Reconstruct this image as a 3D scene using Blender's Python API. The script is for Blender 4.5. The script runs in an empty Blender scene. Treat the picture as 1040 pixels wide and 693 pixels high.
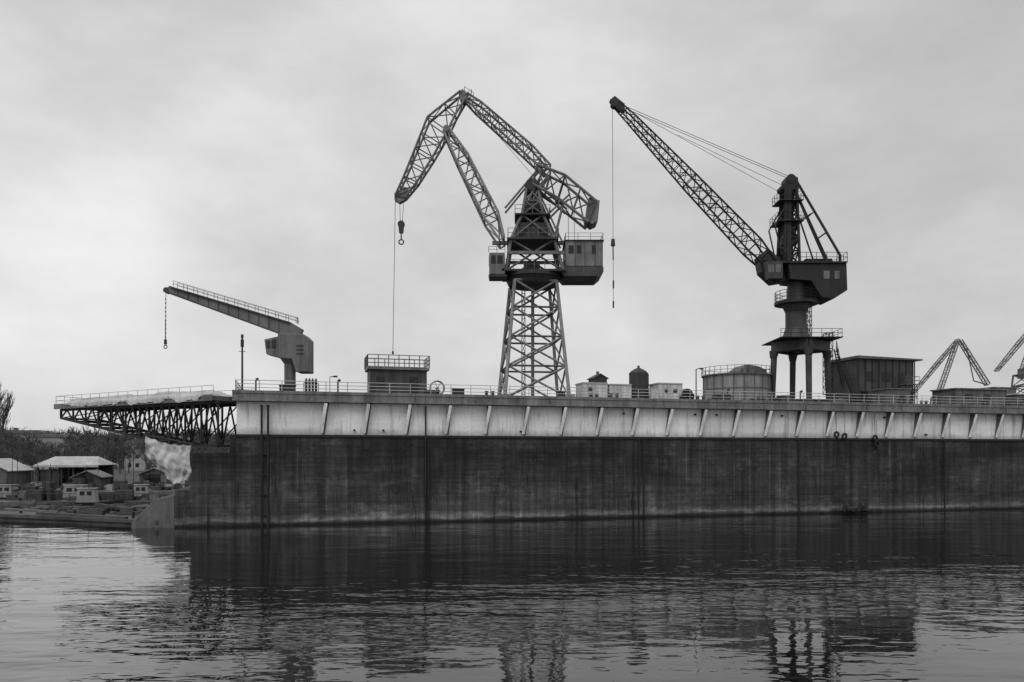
import bpy, math, random
from mathutils import Vector, Matrix, noise
random.seed(7)
sc = bpy.context.scene
F = 809.0           # survey constant: focal length in plan units
CAMH = 7.0
TH = math.radians(15.3)
O = Vector((-26.9, 77.6, 0)); U = Vector((math.cos(TH), math.sin(TH), 0)); V = Vector((-math.sin(TH), math.cos(TH), 0))
DECK = 13.2
GZ = 1.4

# ------------------------------------------------------------------ materials
def nn(nt, t, **kw):
    n = nt.nodes.new(t)
    for k, v in kw.items(): setattr(n, k, v)
    return n
def mth(nt, op, a, b=None, clamp=False):
    n = nt.nodes.new('ShaderNodeMath'); n.operation = op; n.use_clamp = clamp
    for i, x in enumerate((a, b)):
        if x is None: continue
        if isinstance(x, (int, float)): n.inputs[i].default_value = x
        else: nt.links.new(x, n.inputs[i])
    return n.outputs[0]
def rng(nt, x, a, b, c, d):
    n = nt.nodes.new('ShaderNodeMapRange'); nt.links.new(x, n.inputs[0])
    for i, v in enumerate((a, b, c, d)): n.inputs[i+1].default_value = v
    return n.outputs[0]
def noi(nt, co, scale=(1, 1, 1), s=1.0, det=4, rough=.55, loc=(0, 0, 0)):
    m = nn(nt, 'ShaderNodeMapping'); m.inputs['Scale'].default_value = scale; m.inputs['Location'].default_value = loc
    nt.links.new(co, m.inputs[0])
    n = nn(nt, 'ShaderNodeTexNoise'); n.inputs['Scale'].default_value = s; n.inputs['Detail'].default_value = det
    n.inputs['Roughness'].default_value = rough
    nt.links.new(m.outputs[0], n.inputs['Vector'])
    return n.outputs[0]
def newmat(name):
    m = bpy.data.materials.new(name); m.use_nodes = True
    return m, m.node_tree, m.node_tree.nodes['Principled BSDF']
def grey(nt, bs, val):
    c = nn(nt, 'ShaderNodeCombineColor')
    for i in range(3): nt.links.new(val, c.inputs[i])
    nt.links.new(c.outputs[0], bs.inputs['Base Color'])
def paint(name, c, var=.35, streak=.35, rough=.6, bump=.02, stain=0.0, sc_=1.0):
    m, nt, bs = newmat(name)
    co = nn(nt, 'ShaderNodeTexCoord').outputs['Object']
    a = rng(nt, noi(nt, co, s=.5*sc_, det=3), .3, .7, 1-var, 1+var)
    s = rng(nt, noi(nt, co, (2.2, 2.2, .15), 1.0*sc_, 4), .3, .7, 1-streak, 1+streak*.5)
    f = rng(nt, noi(nt, co, s=6*sc_, det=4, rough=.7), .3, .7, .85, 1.15)
    v = mth(nt, 'MULTIPLY', mth(nt, 'MULTIPLY', a, s), f)
    v = mth(nt, 'MULTIPLY', v, c)
    if stain > 0:
        st = rng(nt, noi(nt, co, (1.3, 1.3, .1), 1.6*sc_, 5, .7, (5, 3, 1)), .55, .68, 1, 1-stain)
        v = mth(nt, 'MULTIPLY', v, st)
    grey(nt, bs, v)
    bs.inputs['Roughness'].default_value = rough
    bs.inputs['Specular IOR Level'].default_value = .3
    return m

def hull_mat():
    m, nt, bs = newmat('hull_dark_paint')
    co = nn(nt, 'ShaderNodeTexCoord').outputs['Object']
    sep = nn(nt, 'ShaderNodeSeparateXYZ'); nt.links.new(co, sep.inputs[0])
    x, y, z = sep.outputs
    big = rng(nt, noi(nt, co, (.07, .1, .22), 1, 5, .6), .35, .65, .6, 1.5)
    drip = rng(nt, noi(nt, co, (1.3, 1.3, .05), 1, 6, .7), .34, .66, .45, 1.5)
    scuff = rng(nt, noi(nt, co, (.12, .12, 3.0), 1, 6, .7, (3, 0, 9)), .35, .7, .75, 1.5)
    fine = rng(nt, noi(nt, co, s=1.8, det=8, rough=.8), .32, .68, .6, 1.4)
    patch = rng(nt, noi(nt, co, (.22, .3, .4), 1, 9, .78, (11, 0, 2)), .52, .58, 1, 1.6)
    patch2 = rng(nt, noi(nt, co, (.9, .9, .12), 1, 7, .75, (1, 8, 2)), .57, .62, 1, .45)
    runs = rng(nt, noi(nt, co, (3.0, 3.0, .04), 1, 4, .6, (7, 8, 2)), .60, .68, 1, 2.1)
    v = mth(nt, 'MULTIPLY', mth(nt, 'MULTIPLY', big, drip), mth(nt, 'MULTIPLY', scuff, fine))
    v = mth(nt, 'MULTIPLY', mth(nt, 'MULTIPLY', mth(nt, 'MULTIPLY', v, patch), patch2), runs)
    low = rng(nt, z, 1.0, 7.5, 1.3, .75)
    v = mth(nt, 'MULTIPLY', v, low)
    cx = nn(nt, 'ShaderNodeCombineXYZ'); nt.links.new(x, cx.inputs[0]); nt.links.new(z, cx.inputs[1])
    br = nn(nt, 'ShaderNodeTexBrick'); nt.links.new(cx.outputs[0], br.inputs['Vector'])
    br.inputs['Scale'].default_value = 1; br.inputs['Mortar Size'].default_value = .03
    br.inputs['Mortar Smooth'].default_value = .5
    br.inputs['Brick Width'].default_value = 6.3; br.inputs['Row Height'].default_value = 2.25
    br.inputs['Color1'].default_value = (1, 1, 1, 1); br.inputs['Color2'].default_value = (.72, .72, .72, 1)
    br.inputs['Mortar'].default_value = (.5, .5, .5, 1)
    bw = nn(nt, 'ShaderNodeRGBToBW'); nt.links.new(br.outputs[0], bw.inputs[0])
    v = mth(nt, 'MULTIPLY', v, bw.outputs[0])
    zz = mth(nt, 'ADD', z, rng(nt, noi(nt, co, (.4, .4, 1), 1, 6), 0, 1, -.5, .5))
    tide = mth(nt, 'MULTIPLY', rng(nt, zz, .25, .5, 0, 1), rng(nt, zz, .55, 1.1, 1, 0))
    v = mth(nt, 'MULTIPLY', v, mth(nt, 'ADD', 1, mth(nt, 'MULTIPLY', tide, 1.6)))
    wet = rng(nt, z, .1, .35, .3, 1)
    v = mth(nt, 'MULTIPLY', mth(nt, 'MULTIPLY', v, wet), .038)
    grey(nt, bs, v)
    bs.inputs['Roughness'].default_value = .6
    bs.inputs['Specular IOR Level'].default_value = .2
    b = nn(nt, 'ShaderNodeBump'); b.inputs['Distance'].default_value = .06; b.inputs['Strength'].default_value = .5
    nt.links.new(noi(nt, co, (.6, .6, .6), 1, 6), b.inputs['Height']); nt.links.new(b.outputs[0], bs.inputs['Normal'])
    return m
def band_mat():
    m, nt, bs = newmat('white_band_paint')
    co = nn(nt, 'ShaderNodeTexCoord').outputs['Object']
    sep = nn(nt, 'ShaderNodeSeparateXYZ'); nt.links.new(co, sep.inputs[0]); x, y, z = sep.outputs
    a = rng(nt, noi(nt, co, (.12, .15, .5), 1, 5), .3, .7, .82, 1.08)
    d1 = rng(nt, noi(nt, co, (.9, .9, .1), 1, 7, .7), .54, .74, 1, .38)
    d2 = rng(nt, noi(nt, co, (4, 4, .3), 1, 5, .7, (3, 3, 3)), .58, .72, 1, .5)
    f = rng(nt, noi(nt, co, s=4, det=8, rough=.75), .3, .7, .86, 1.08)
    v = mth(nt, 'MULTIPLY', mth(nt, 'MULTIPLY', mth(nt, 'MULTIPLY', a, d1), f), d2)
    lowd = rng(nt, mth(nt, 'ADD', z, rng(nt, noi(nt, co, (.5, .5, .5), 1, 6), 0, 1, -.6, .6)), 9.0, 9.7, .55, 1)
    cx = nn(nt, 'ShaderNodeCombineXYZ'); nt.links.new(x, cx.inputs[0]); nt.links.new(z, cx.inputs[1])
    br = nn(nt, 'ShaderNodeTexBrick'); nt.links.new(cx.outputs[0], br.inputs['Vector'])
    br.inputs['Scale'].default_value = 1; br.inputs['Mortar Size'].default_value = .03
    br.inputs['Brick Width'].default_value = 8.4; br.inputs['Row Height'].default_value = 40; br.offset = 0
    br.inputs['Color1'].default_value = (1, 1, 1, 1); br.inputs['Color2'].default_value = (.8, .8, .8, 1); br.inputs['Mortar'].default_value = (.3, .3, .3, 1)
    bw = nn(nt, 'ShaderNodeRGBToBW'); nt.links.new(br.outputs[0], bw.inputs[0])
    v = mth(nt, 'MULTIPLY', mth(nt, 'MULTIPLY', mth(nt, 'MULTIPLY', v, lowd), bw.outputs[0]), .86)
    grey(nt, bs, v); bs.inputs['Roughness'].default_value = .6
    return m
def water_mat():
    m, nt, bs = newmat('harbour_water')
    co = nn(nt, 'ShaderNodeTexCoord').outputs['Object']
    bs.inputs['Base Color'].default_value = (.008, .008, .008, 1)
    bs.inputs['Roughness'].default_value = .01
    bs.inputs['IOR'].default_value = 1.62
    n1 = noi(nt, co, (.17, .36, 1), 1, 2, .5)
    n2 = noi(nt, co, (.7, 1.5, 1), 1, 2, .5, (3, 1, 0))
    n3 = noi(nt, co, (2.6, 4.8, 1), 1, 1, .5, (1, 7, 0))
    calm = rng(nt, noi(nt, co, (.025, .06, 1), 1, 3, .5, (2, 2, 0)), .4, .6, .45, 1.2)
    h = mth(nt, 'ADD', mth(nt, 'MULTIPLY', n1, .10), mth(nt, 'ADD', mth(nt, 'MULTIPLY', n2, .028), mth(nt, 'MULTIPLY', n3, .0022)))
    h = mth(nt, 'MULTIPLY', h, calm)
    b = nn(nt, 'ShaderNodeBump'); b.inputs['Distance'].default_value = 1.0; b.inputs['Strength'].default_value = 1
    nt.links.new(h, b.inputs['Height']); nt.links.new(b.outputs[0], bs.inputs['Normal'])
    return m

M = dict(
    hull=hull_mat(), band=band_mat(), water=water_mat(),
    rim=paint('rim_grey_paint', .16, .3, .35, .7, stain=.5),
    bracketshade=paint('bracket_shade_paint', .12, .25, .3, stain=.4),  # dark tone paints in the shadow side of the brackets
    bracket=paint('bracket_pale_paint', .75, .2, .2, stain=.3),
    rail=paint('railing_galvanised', .4, .2, .1),
    raild=paint('railing_dark', .10, .2, .1),
    crane=paint('crane_grey_paint', .13, .35, .25, stain=.5),
    cranelt=paint('crane_light_paint', .22, .2, .3, stain=.5),
    cranedk=paint('crane_dark_paint', .03, .35, .25),
    crane2=paint('crane_black_paint', .02, .4, .3),
    crane2m=paint('crane_mid_paint', .05, .4, .3, stain=.4),
    crane3=paint('small_crane_paint', .13, .2, .3, stain=.4),
    glass=paint('window_dark_glass', .015, .1, 0, .1),
    cable=paint('steel_cable', .03, .1, 0),
    shed=paint('shed_grey_wall', .11, .25, .3, stain=.5),
    white=paint('container_white_paint', .5, .15, .3, stain=.5),
    roof=paint('roof_pale_sheet', .36, .2, .15, stain=.3),
    dark=paint('dark_steel', .02, .3, .2),
    tank=paint('tank_dark_paint', .045, .2, .3),
    tarp=paint('tarp_canvas', .42, .25, .1, .8, stain=.3),
    deck=paint('deck_plate', .08, .3, 0),
    timber=paint('wet_timber', .06, .5, .1, .7),
    concrete=paint('quay_concrete', .11, .35, .3, .9),
    ground=paint('shore_ground', .07, .4, 0, .95, sc_=.3),
    bark=paint('bare_tree_bark', .08, .2, .1, .9),
    hill=paint('wooded_hill', .10, .4, 0, .95, sc_=.2),
    far=paint('far_crane_haze_paint', .13, .1, .1),  # distance haze put into the colour as a lighter grey
    farb=paint('far_building_wall', .26, .2, .1),
    rubber=paint('rubber', .015, .2, 0, .8),
)

# ------------------------------------------------------------------ builder
class MB:
    def __init__(s): s.v = []; s.f = []
    def add(s, vs, fs):
        o = len(s.v); s.v += [tuple(p) for p in vs]; s.f += [tuple(i+o for i in f) for f in fs]
    def box(s, x0, x1, y0, y1, z0, z1):
        s.add([(x0,y0,z0),(x1,y0,z0),(x1,y1,z0),(x0,y1,z0),(x0,y0,z1),(x1,y0,z1),(x1,y1,z1),(x0,y1,z1)],
              [(0,3,2,1),(4,5,6,7),(0,1,5,4),(1,2,6,5),(2,3,7,6),(3,0,4,7)])
    def frame(s, p, q):
        d = (q-p).normalized()
        up = Vector((0,0,1)) if abs(d.z) < .95 else Vector((0,1,0))
        a = d.cross(up).normalized(); b = a.cross(d)
        return a, b
    def beam(s, p, q, w, h=None):
        p = Vector(p); q = Vector(q); h = h or w
        a, b = s.frame(p, q); a = a*w/2; b = b*h/2
        vs = [p-a-b, p+a-b, p+a+b, p-a+b, q-a-b, q+a-b, q+a+b, q-a+b]
        s.add(vs, [(0,3,2,1),(4,5,6,7),(0,1,5,4),(1,2,6,5),(2,3,7,6),(3,0,4,7)])
    def tube(s, p, q, r, r2=None, n=6):
        p = Vector(p); q = Vector(q); r2 = r if r2 is None else r2
        if (q-p).length < 1e-5: return
        a, b = s.frame(p, q); vs = []
        for c, rr in ((p, r), (q, r2)):
            for i in range(n):
                t = 2*math.pi*i/n; vs.append(c+a*math.cos(t)*rr+b*math.sin(t)*rr)
        fs = [(i, (i+1) % n, n+(i+1) % n, n+i) for i in range(n)]
        s.add(vs, fs+[tuple(range(n))[::-1], tuple(range(n, 2*n))])
    def prof(s, pts, y0, y1):      # extrude polygon (x,z) along y
        n = len(pts)
        s.add([(x, y0, z) for x, z in pts]+[(x, y1, z) for x, z in pts],
              [tuple(range(n)), tuple(range(2*n-1, n-1, -1))]+[(i, n+i, n+(i+1) % n, (i+1) % n) for i in range(n)])
    def lattice(s, A, B, n, rc, rb, cross=False, alt=0, skip=()):
        k = len(A); A = [Vector(a) for a in A]; B = [Vector(b) for b in B]
        P = [[a.lerp(b, i/n) for a, b in zip(A, B)] for i in range(n+1)]
        for j in range(k): s.tube(A[j], B[j], rc)
        for i in range(n+1):
            for j in range(k): s.tube(P[i][j], P[i][(j+1) % k], rb, n=4)
        for i in range(n):
            for j in range(k):
                if j in skip: continue
                j2 = (j+1) % k
                if cross or (i+alt) % 2 == 0: s.tube(P[i][j], P[i+1][j2], rb, n=4)
                if cross or (i+alt) % 2 == 1: s.tube(P[i][j2], P[i+1][j], rb, n=4)
    def rail(s, pts, h=1.1, sp=2.0, r=.03, rails=3):
        pts = [Vector(p) for p in pts]
        for a, b in zip(pts, pts[1:]):
            n = max(1, round((b-a).length/sp))
            for i in range(n+1):
                p = a.lerp(b, i/n); s.tube(p, p+Vector((0,0,h)), r*1.2, n=4)
            for k in range(rails):
                z = Vector((0,0,h*(k+1)/rails)); s.tube(a+z, b+z, r, n=4)
    def torus(s, c, R, r, axis='y', n=16, m=6):
        vs = []; fs = []
        for i in range(n):
            t = 2*math.pi*i/n
            for j in range(m):
                u = 2*math.pi*j/m; x = (R+r*math.cos(u))*math.cos(t); z = (R+r*math.cos(u))*math.sin(t); y = r*math.sin(u)
                vs.append((c[0]+x, c[1]+y, c[2]+z) if axis == 'y' else (c[0]+x, c[1]+z, c[2]+y))
                fs.append((i*m+j, ((i+1) % n)*m+j, ((i+1) % n)*m+(j+1) % m, i*m+(j+1) % m))
        s.add(vs, fs)
def empty(name, loc=(0,0,0), rz=0.0):
    e = bpy.data.objects.new(name, None); sc.collection.objects.link(e)
    e.location = loc; e.rotation_euler = (0, 0, rz); return e
def part(parent, name, b, mat, bevel=0, smooth=False):
    me = bpy.data.meshes.new(name); me.from_pydata(b.v, [], b.f); me.update()
    me.materials.append(M[mat] if isinstance(mat, str) else mat)
    if smooth:
        for p in me.polygons: p.use_smooth = True
    o = bpy.data.objects.new(name, me); sc.collection.objects.link(o)
    if parent: o.parent = parent
    if bevel:
        md = o.modifiers.new('bevel', 'BEVEL'); md.width = bevel; md.segments = 2; md.limit_method = 'ANGLE'
    return o
def deckpt(u, v, z=DECK): p = O+U*u+V*v; return Vector((p.x, p.y, z))
def station(b, v):     # survey: bearing b and offset v behind the dock edge -> position along dock, depth scale
    t = (b-520)/F
    u = (O.y*t-O.x+v*(V.y*t-V.x))/(U.x-U.y*t)
    p = deckpt(u, v); return u, p, p.y/F

# ------------------------------------------------------------------ floating dock
dock = empty('floating_dock', (O.x, O.y, 0), TH)
L0, L1, W = 0.0, 175.0, 17.0
b = MB(); b.box(L0, L1, 0, W, -2, 9.0); b.box(L0-4.2, L0-.003, .25, W, -2, 7.2)
b.box(L0-5.6, L0-4.203, .3, W, -2, 3.6)
b.box(L0-.6, L0-.003, .4, 3.0, 7.21, 8.99)
part(dock, 'hull', b, 'hull', .05)
b = MB(); b.prof([(-9.4, -1), (-9.4, .5), (-8.7, 1.3), (-7.4, 2.7), (-5.61, 3.1), (-5.61, -1)], .4, W-1)
part(dock, 'stern_fender', b, 'concrete', .06)
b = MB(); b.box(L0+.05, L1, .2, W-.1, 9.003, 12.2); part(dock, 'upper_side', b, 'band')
b = MB(); b.box(L0-.25, L1, -.75, W, 12.25, DECK); b.box(L0-.3, L1, -.82, -.752, 12.95, DECK+.06)
b.box(L0-.3, L1, -.82, -.752, 12.2, 12.4)
for i in range(84): b.box(.5+2.1*i, .62+2.1*i, -.80, -.752, 12.402, 12.948)
part(dock, 'deck_rim', b, 'rim', .03)
b = MB(); b.box(L0, L1, -.7, W-.1, DECK+.004, DECK+.02); part(dock, 'deck_plating', b, 'deck')
b = MB(); bf = MB(); SK = .42
for i in range(42):
    x = 8.1+4.2*i-.06
    vs = [(x+SK, .19, 12.22), (x+SK, -.7, 12.22), (x+SK, -.7, 11.95), (x, -.02, 9.25), (x, .19, 9.25)]
    vs2 = [(p[0]+.1, p[1], p[2]) for p in vs]
    b.add(vs+vs2, [(0,1,2,3,4), (9,8,7,6,5)]+[(j, 5+j, 5+(j+1) % 5, (j+1) % 5) for j in range(5)])
    b.beam((x+.32, .16, 9.1), (x+.32+SK, .16, 12.2), .18, .06)  # flat dark strip on the wall, painted shadow beside each web
    bf.beam((x+.05+SK, -.74, 12.1), (x+.05, -.06, 9.2), .32, .05)
part(dock, 'knee_webs_and_shade_strips', b, 'bracketshade')
part(dock, 'bracket_flanges', bf, 'bracket')
b = MB()
for i in range(42):
    for k in (1.4, 2.8):
        x = 4.2*i+8.1+k; b.box(x-.03, x+.03, .12, .199, 9.1, 12.2)
part(dock, 'side_stiffeners', b, 'band')
b = MB(); b.box(L0-.02, L1, -.14, -.001, 8.75, 8.98)
for x in (2.4, 3.0): b.tube((x, -.2, .0), (x, -.2, 11.9), .11, n=8)
for x, z1 in ((18.6, 12), (18.9, 8.6), (42.5, 8.9), (43.1, 8.9), (63, 8.9), (84, 8.9)): b.tube((x, -.12, .2), (x, -.12, z1), .09, n=8)
for z in range(1, 9, 2): b.box(2.2, 3.2, -.25, -.002, z, z+.12)
part(dock, 'rubbing_strake_and_pipes', b, 'dark')
b = MB()
for i in range(0, 60):
    x = 3+i*2.9+random.uniform(-.4, .4)
    if random.random() < .4: continue
    z = random.choice([9.5, 11.6, 8.2]); b.tube((x, .25, z), (x, -.1 if z > 9 else -.14, z-.04), .1, .11, n=8)
for x in (12.4, 33.7, 57, 74): b.box(x, x+.4, -.04, -.002, 7.6, 8.2)
part(dock, 'scuppers', b, 'cranedk')
b = MB(); b.rail([(L0+.1, -.55, DECK), (L1, -.55, DECK)], 1.05, 2.1, .032, 3); part(dock, 'edge_railing', b, 'rail')
b = MB(); b.rail([(L0, W-.4, DECK), (L1, W-.4, DECK)], 1.05, 3, .03, 2); b.rail([(L0, -.5, DECK), (L0, W-.4, DECK)], 1.05, 2, .03, 2)
part(dock, 'inner_railing', b, 'raild')
b = MB()   # bollards & deck boxes
for i in range(60):
    x = 1.5+i*2.6+random.uniform(-1, 1); y = random.uniform(.4, 2.0)
    t = random.random()
    if t < .35:
        for k in (0, .7): b.tube((x+k, y, DECK), (x+k, y, DECK+.65), .17, n=10); b.tube((x+k, y, DECK+.55), (x+k, y, DECK+.66), .23, n=10)
    elif t < .6:
        w = random.uniform(.3, .8); h = random.uniform(.4, 1.0); b.box(x, x+w*2, y, y+w, DECK+.03, DECK+h); b.box(x-.05, x+w*2+.05, y-.05, y+w+.05, DECK+h+.002, DECK+h+.07)
    elif t < .72:
        b.tube((x, y, DECK), (x, y, DECK+1.3), .09, n=8); b.tube((x, y, DECK+1.3), (x+.25, y, DECK+1.45), .14, n=8)
part(dock, 'deck_fittings', b, 'cranedk', .02)

for px, zz in ((848, 9.4), (856, 9.2), (887, 9.0), (889, 8.3)):
    e = empty('tyre_fender', deckpt(station(px, 0)[0], -.3, zz), TH+.1)
    b = MB(); b.torus((0, 0, 0), .3, .13); part(e, 'tyre', b, 'rubber', smooth=True)
    b = MB(); b.tube((0, 0, .3), (0, .1, 3.0), .025); part(e, 'rope', b, 'cable')
e = empty('mooring_float', deckpt(station(862, 0)[0], -1.0, .1), TH)
b = MB()
for i in range(7): b.tube((-1.6+i*.5, random.uniform(-.2, .2), .1), (-1.2+i*.5, random.uniform(-.2, .2), random.uniform(.2, 1.1)), .3, .2, n=8)
part(e, 'float_bundle', b, 'rubber', .03)

# ------------------------------------------------------------------ end apron (lattice bridge)
H = Vector((-27.15, 78.6, 0)); E = Vector((-50.6, 93.3, 0)); d = E-H; LA = d.length; rz = math.atan2(d.y, d.x)
ap = empty('lattice_end_apron', (H.x, H.y, 0), rz)   # local x outward, local +y toward the harbour
b = MB()
zt = 12.1
def zb(x): return 7.9 if x < 7 else 7.9+(x-7)/(LA-7)*3.3
N = 11
for y in (2.2, -2.2):
    for i in range(N):
        x0 = LA*i/N; x1 = LA*(i+1)/N
        b.beam((x0, y, zt), (x1, y, zt), .25); b.beam((x0, y, zb(x0)), (x1, y, zb(x1)), .22)
        b.beam((x0, y, zt), (x0, y, zb(x0)), .16)
        xm = (x0+x1)/2
        b.beam((x0, y, zb(x0)), (xm, y, zt), .13); b.beam((xm, y, zt), (x1, y, zb(x1)), .13)
    b.beam((LA, y, zt), (LA, y, zb(LA)), .2)
for i in range(N+1):
    x = LA*i/N; b.beam((x, -2.2, zb(x)), (x, 2.2, zb(x)), .15); b.beam((x, -2.2, zt), (x, 2.2, zb(x)), .1)
    if i < N: b.beam((x, -2.2, zb(x)), (LA*(i+1)/N, 2.2, zb(LA*(i+1)/N)), .1)
part(ap, 'truss', b, 'dark')
b = MB(); b.box(.3, LA+.6, -2.6, 2.6, 12.25, 12.7); b.box(.3, LA+.65, 2.602, 2.68, 12.2, 12.8)
part(ap, 'walkway_deck', b, 'crane')
b = MB(); b.rail([(.3, 2.5, 12.7), (LA+.5, 2.5, 12.7), (LA+.5, -2.5, 12.7), (.3, -2.5, 12.7)], 1.0, 1.7, .028, 2)
part(ap, 'railing', b, 'rail')
b = MB(); nx, ny = 130, 14; x0, x1 = 1.5, LA-1.5
for i in range(nx+1):
    x = x0+(x1-x0)*i/nx
    ed = min(1, i/5, (nx-i)/5)
    hh = .35+1.0*max(0, noise.noise(Vector((x*.38, 2, 1)))+.25)+.3*noise.noise(Vector((x*1.5, 1, 4)))
    drop = .1+.75*max(0, noise.noise(Vector((x*.5, 9, 3)))+.3)
    for j in range(ny+1):
        t = j/ny
        if t < .75:
            s = t/.75; y = -1.4+4.12*s; z = 12.72+max(.05, hh)*math.sin(math.pi*min(1, s*.93+.04))**.5*ed
        else:
            s = (t-.75)/.25; y = 2.74+.08*math.sin(x*7)*s; z = 12.72+.12*(1-s)-drop*s*ed
        b.v.append((x, y+.1*noise.noise(Vector((x*3, j, 8)))*(1 if t < .7 else .3), z+.12*noise.noise(Vector((x*2.5, y*2, 5)))*ed))
for i in range(nx):
    for j in range(ny):
        a = i*(ny+1)+j; b.f.append((a, a+ny+1, a+ny+2, a+1))
part(ap, 'tarpaulin', b, 'tarp', smooth=True)
b = MB()
for i in range(5):
    x = 2+i*4.6+random.uniform(-.6, .6); h = random.uniform(.5, 1.1); b.box(x, x+.4, -2.2, -1.8, 12.71, 12.71+h)
part(ap, 'walkway_boxes', b, 'cranedk')

# hanging canvas
cl = empty('hanging_canvas', (0, 0, 0))
b = MB(); n1, n2 = 60, 50
for i in range(n1+1):
    for j in range(n2+1):
        s = i/n1; t = j/n2
        topz = 8.9-.9*s-.35*math.sin(s*math.pi)-.12*abs(math.sin(s*15))
        botz = 6.4-2.4*math.sin(min(1, s*1.3)*math.pi/2)+.2*math.sin(s*9)+.3*s+.08*math.sin(s*31)
        x = -35.5+4.5*s+.35*t*(1-s)+.12*math.sin(t*7+s*3); z = topz+(botz-topz)*t
        w_ = s*10+t*3.5+3.2*noise.noise(Vector((s*2.5, t*1.8, 7)))
        y = 77.0+.085*(1-abs(math.sin(w_)))*(.4+.8*t)*2+.05*math.sin(s*37+t*9)*(.3+t)+.45*noise.noise(Vector((s*3, t*2.5, 2)))+.16*noise.noise(Vector((s*9, t*7, 4)))-.3*math.sin(t*math.pi)
        b.v.append((x, y, z))
for i in range(n1):
    for j in range(n2):
        a = i*(n2+1)+j; b.f.append((a, a+n2+1, a+n2+2, a+1))
part(cl, 'canvas', b, 'tarp', smooth=True)
b = MB(); b.tube((-35.6, 77.0, 8.95), (-30.8, 77.0, 8.0), .07); b.tube((-35.5, 77, 8.9), (-36.2, 82, 10.5), .04); b.tube((-31, 77, 8.1), (-30.8, 79.0, 9.0), .04)
part(cl, 'rope', b, 'cable')

# ------------------------------------------------------------------ local drawing frame for cranes
class Draw:
    def __init__(s, name, px, v, rz=0, pos=None):
        if pos is None:
            s.u, p, s.K = station(px, v); s.base = DECK
        else:
            p = Vector(pos); s.K = p.y/F; s.base = p.z
        s.px = px; s.py0 = 462-(s.base-CAMH)/s.K
        s.e = empty(name, p, rz)
    def __call__(s, x, y, d=0.0): return Vector(((x-s.px)*s.K, d, (s.py0-y)*s.K))
    def P(s, pts): return [((x-s.px)*s.K, (s.py0-y)*s.K) for x, y in pts]
    def sec(s, a, c, h, hb=None):
        return [s(a[0], a[1], -h), s(c[0], c[1], -h), s(c[0], c[1], h), s(a[0], a[1], h)]
    def mid(s, c, w, h, n):
        return s.sec((c[0]+n[0]*w/2, c[1]+n[1]*w/2), (c[0]-n[0]*w/2, c[1]-n[1]*w/2), h)

# ------------------------------------------------------------------ big level-luffing crane
D = Draw('lattice_portal_crane', 541, 9)
b = MB()
def sq(half, z, a): return [Vector((math.cos(a+math.pi/4+i*math.pi/2)*half*1.414, math.sin(a+math.pi/4+i*math.pi/2)*half*1.414, z)) for i in range(4)]
z1 = (D.py0-289)*D.K; A0 = sq(3.75, .3, .12); A1 = sq(2.45, z1, .12)
lv = [0, .27, .52, .77, 1.0]
for i in range(4):
    a = [p.lerp(q, lv[i]) for p, q in zip(A0, A1)]; c = [p.lerp(q, lv[i+1]) for p, q in zip(A0, A1)]
    b.lattice(a, c, 1, .2, .12, cross=True)
for p in A0: b.box(p.x-.6, p.x+.6, p.y-.6, p.y+.6, 0.03, .7)
part(D.e, 'tower', b, 'cranelt')
b = MB()   # ladder / centre post inside
b.tube((0, 0, .1), (0, 0, z1), .2, n=8); b.lattice([(-1.3, .3, 0), (-.9, .3, 0), (-.9, .7, 0), (-1.3, .7, 0)], [(-1.3, .3, z1), (-.9, .3, z1), (-.9, .7, z1), (-1.3, .7, z1)], 14, .04, .03)
part(D.e, 'ladder_shaft', b, 'crane')
b = MB(); b.tube(D(541, 291), D(541, 284), 2.9, 3.3, n=24); b.tube(D(541, 284), D(541, 281), 3.5, n=24)
b.box(D(510, 0).x, D(573, 0).x, -3.0, 3.0, D(0, 281).z, D(0, 279).z)
b.box(D(497, 0).x, D(515, 0).x, -3.2, -.6, D(0, 287).z, D(0, 285).z)
b.box(D(515, 0).x, D(566, 0).x, -2.7, 2.7, D(0, 249).z, D(0, 247.3).z)
b.box(D(523, 0).x, D(558, 0).x, -2.0, 2.0, D(0, 223).z, D(0, 221.5).z)
part(D.e, 'slewing_platforms', b, 'cranedk')
b = MB()
b.lattice(D.sec((514, 280), (571, 280), 2.5), D.sec((519, 248), (562, 248), 2.1), 1, .2, .12, cross=True)
b.lattice(D.sec((519, 248), (562, 248), 2.1), D.sec((530, 222), (551, 222), 1.5), 1, .19, .11, cross=True)
b.lattice(D.sec((530, 222), (551, 222), 1.5), D.sec((535, 192), (546, 192), .7), 2, .17, .1, cross=True)
b.beam(D(500, 247), D(575, 247), .4); b.beam(D(515, 262, -2.4), D(572, 262, -2.4), .35); b.beam(D(515, 262, 2.4), D(572, 262, 2.4), .35)
for dd in (-1.6, 1.6):
    b.tube(D(513, 214, dd*.6), D(547, 173, dd*.4), .13); b.tube(D(524, 232, dd*.8), D(549, 180, dd*.4), .12)
    b.tube(D(546, 190, dd*.4), D(575, 215, dd*.6), .14); b.tube(D(555, 222, dd*.8), D(578, 200, dd*.6), .12)
    b.tube(D(562, 247, dd), D(572, 207, dd*.6), .13); b.tube(D(541, 205, dd*.5), D(556, 180, dd*.5), .12)
    b.tube(D(570, 249, dd), D(546, 195, dd*.4), .12)
part(D.e, 'mast_frame', b, 'crane')
b = MB(); b.box(D(525, 0).x, D(556, 0).x, -1.6, 1.6, D(0, 246.5).z, D(0, 230).z)
b.box(D(532, 0).x, D(548, 0).x, -1.2, 1.2, D(0, 278.5).z, D(0, 268).z)
b.prof(D.P([(534, 197), (533, 188), (539, 184), (547, 188), (547, 198)]), -.8, .8)
b.tube(D(540, 190, -1), D(540, 190, 1), .75, n=14)
b.prof(D.P([(532, 214), (550, 214), (548, 204), (534, 204)]), -1.0, 1.0)
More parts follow.
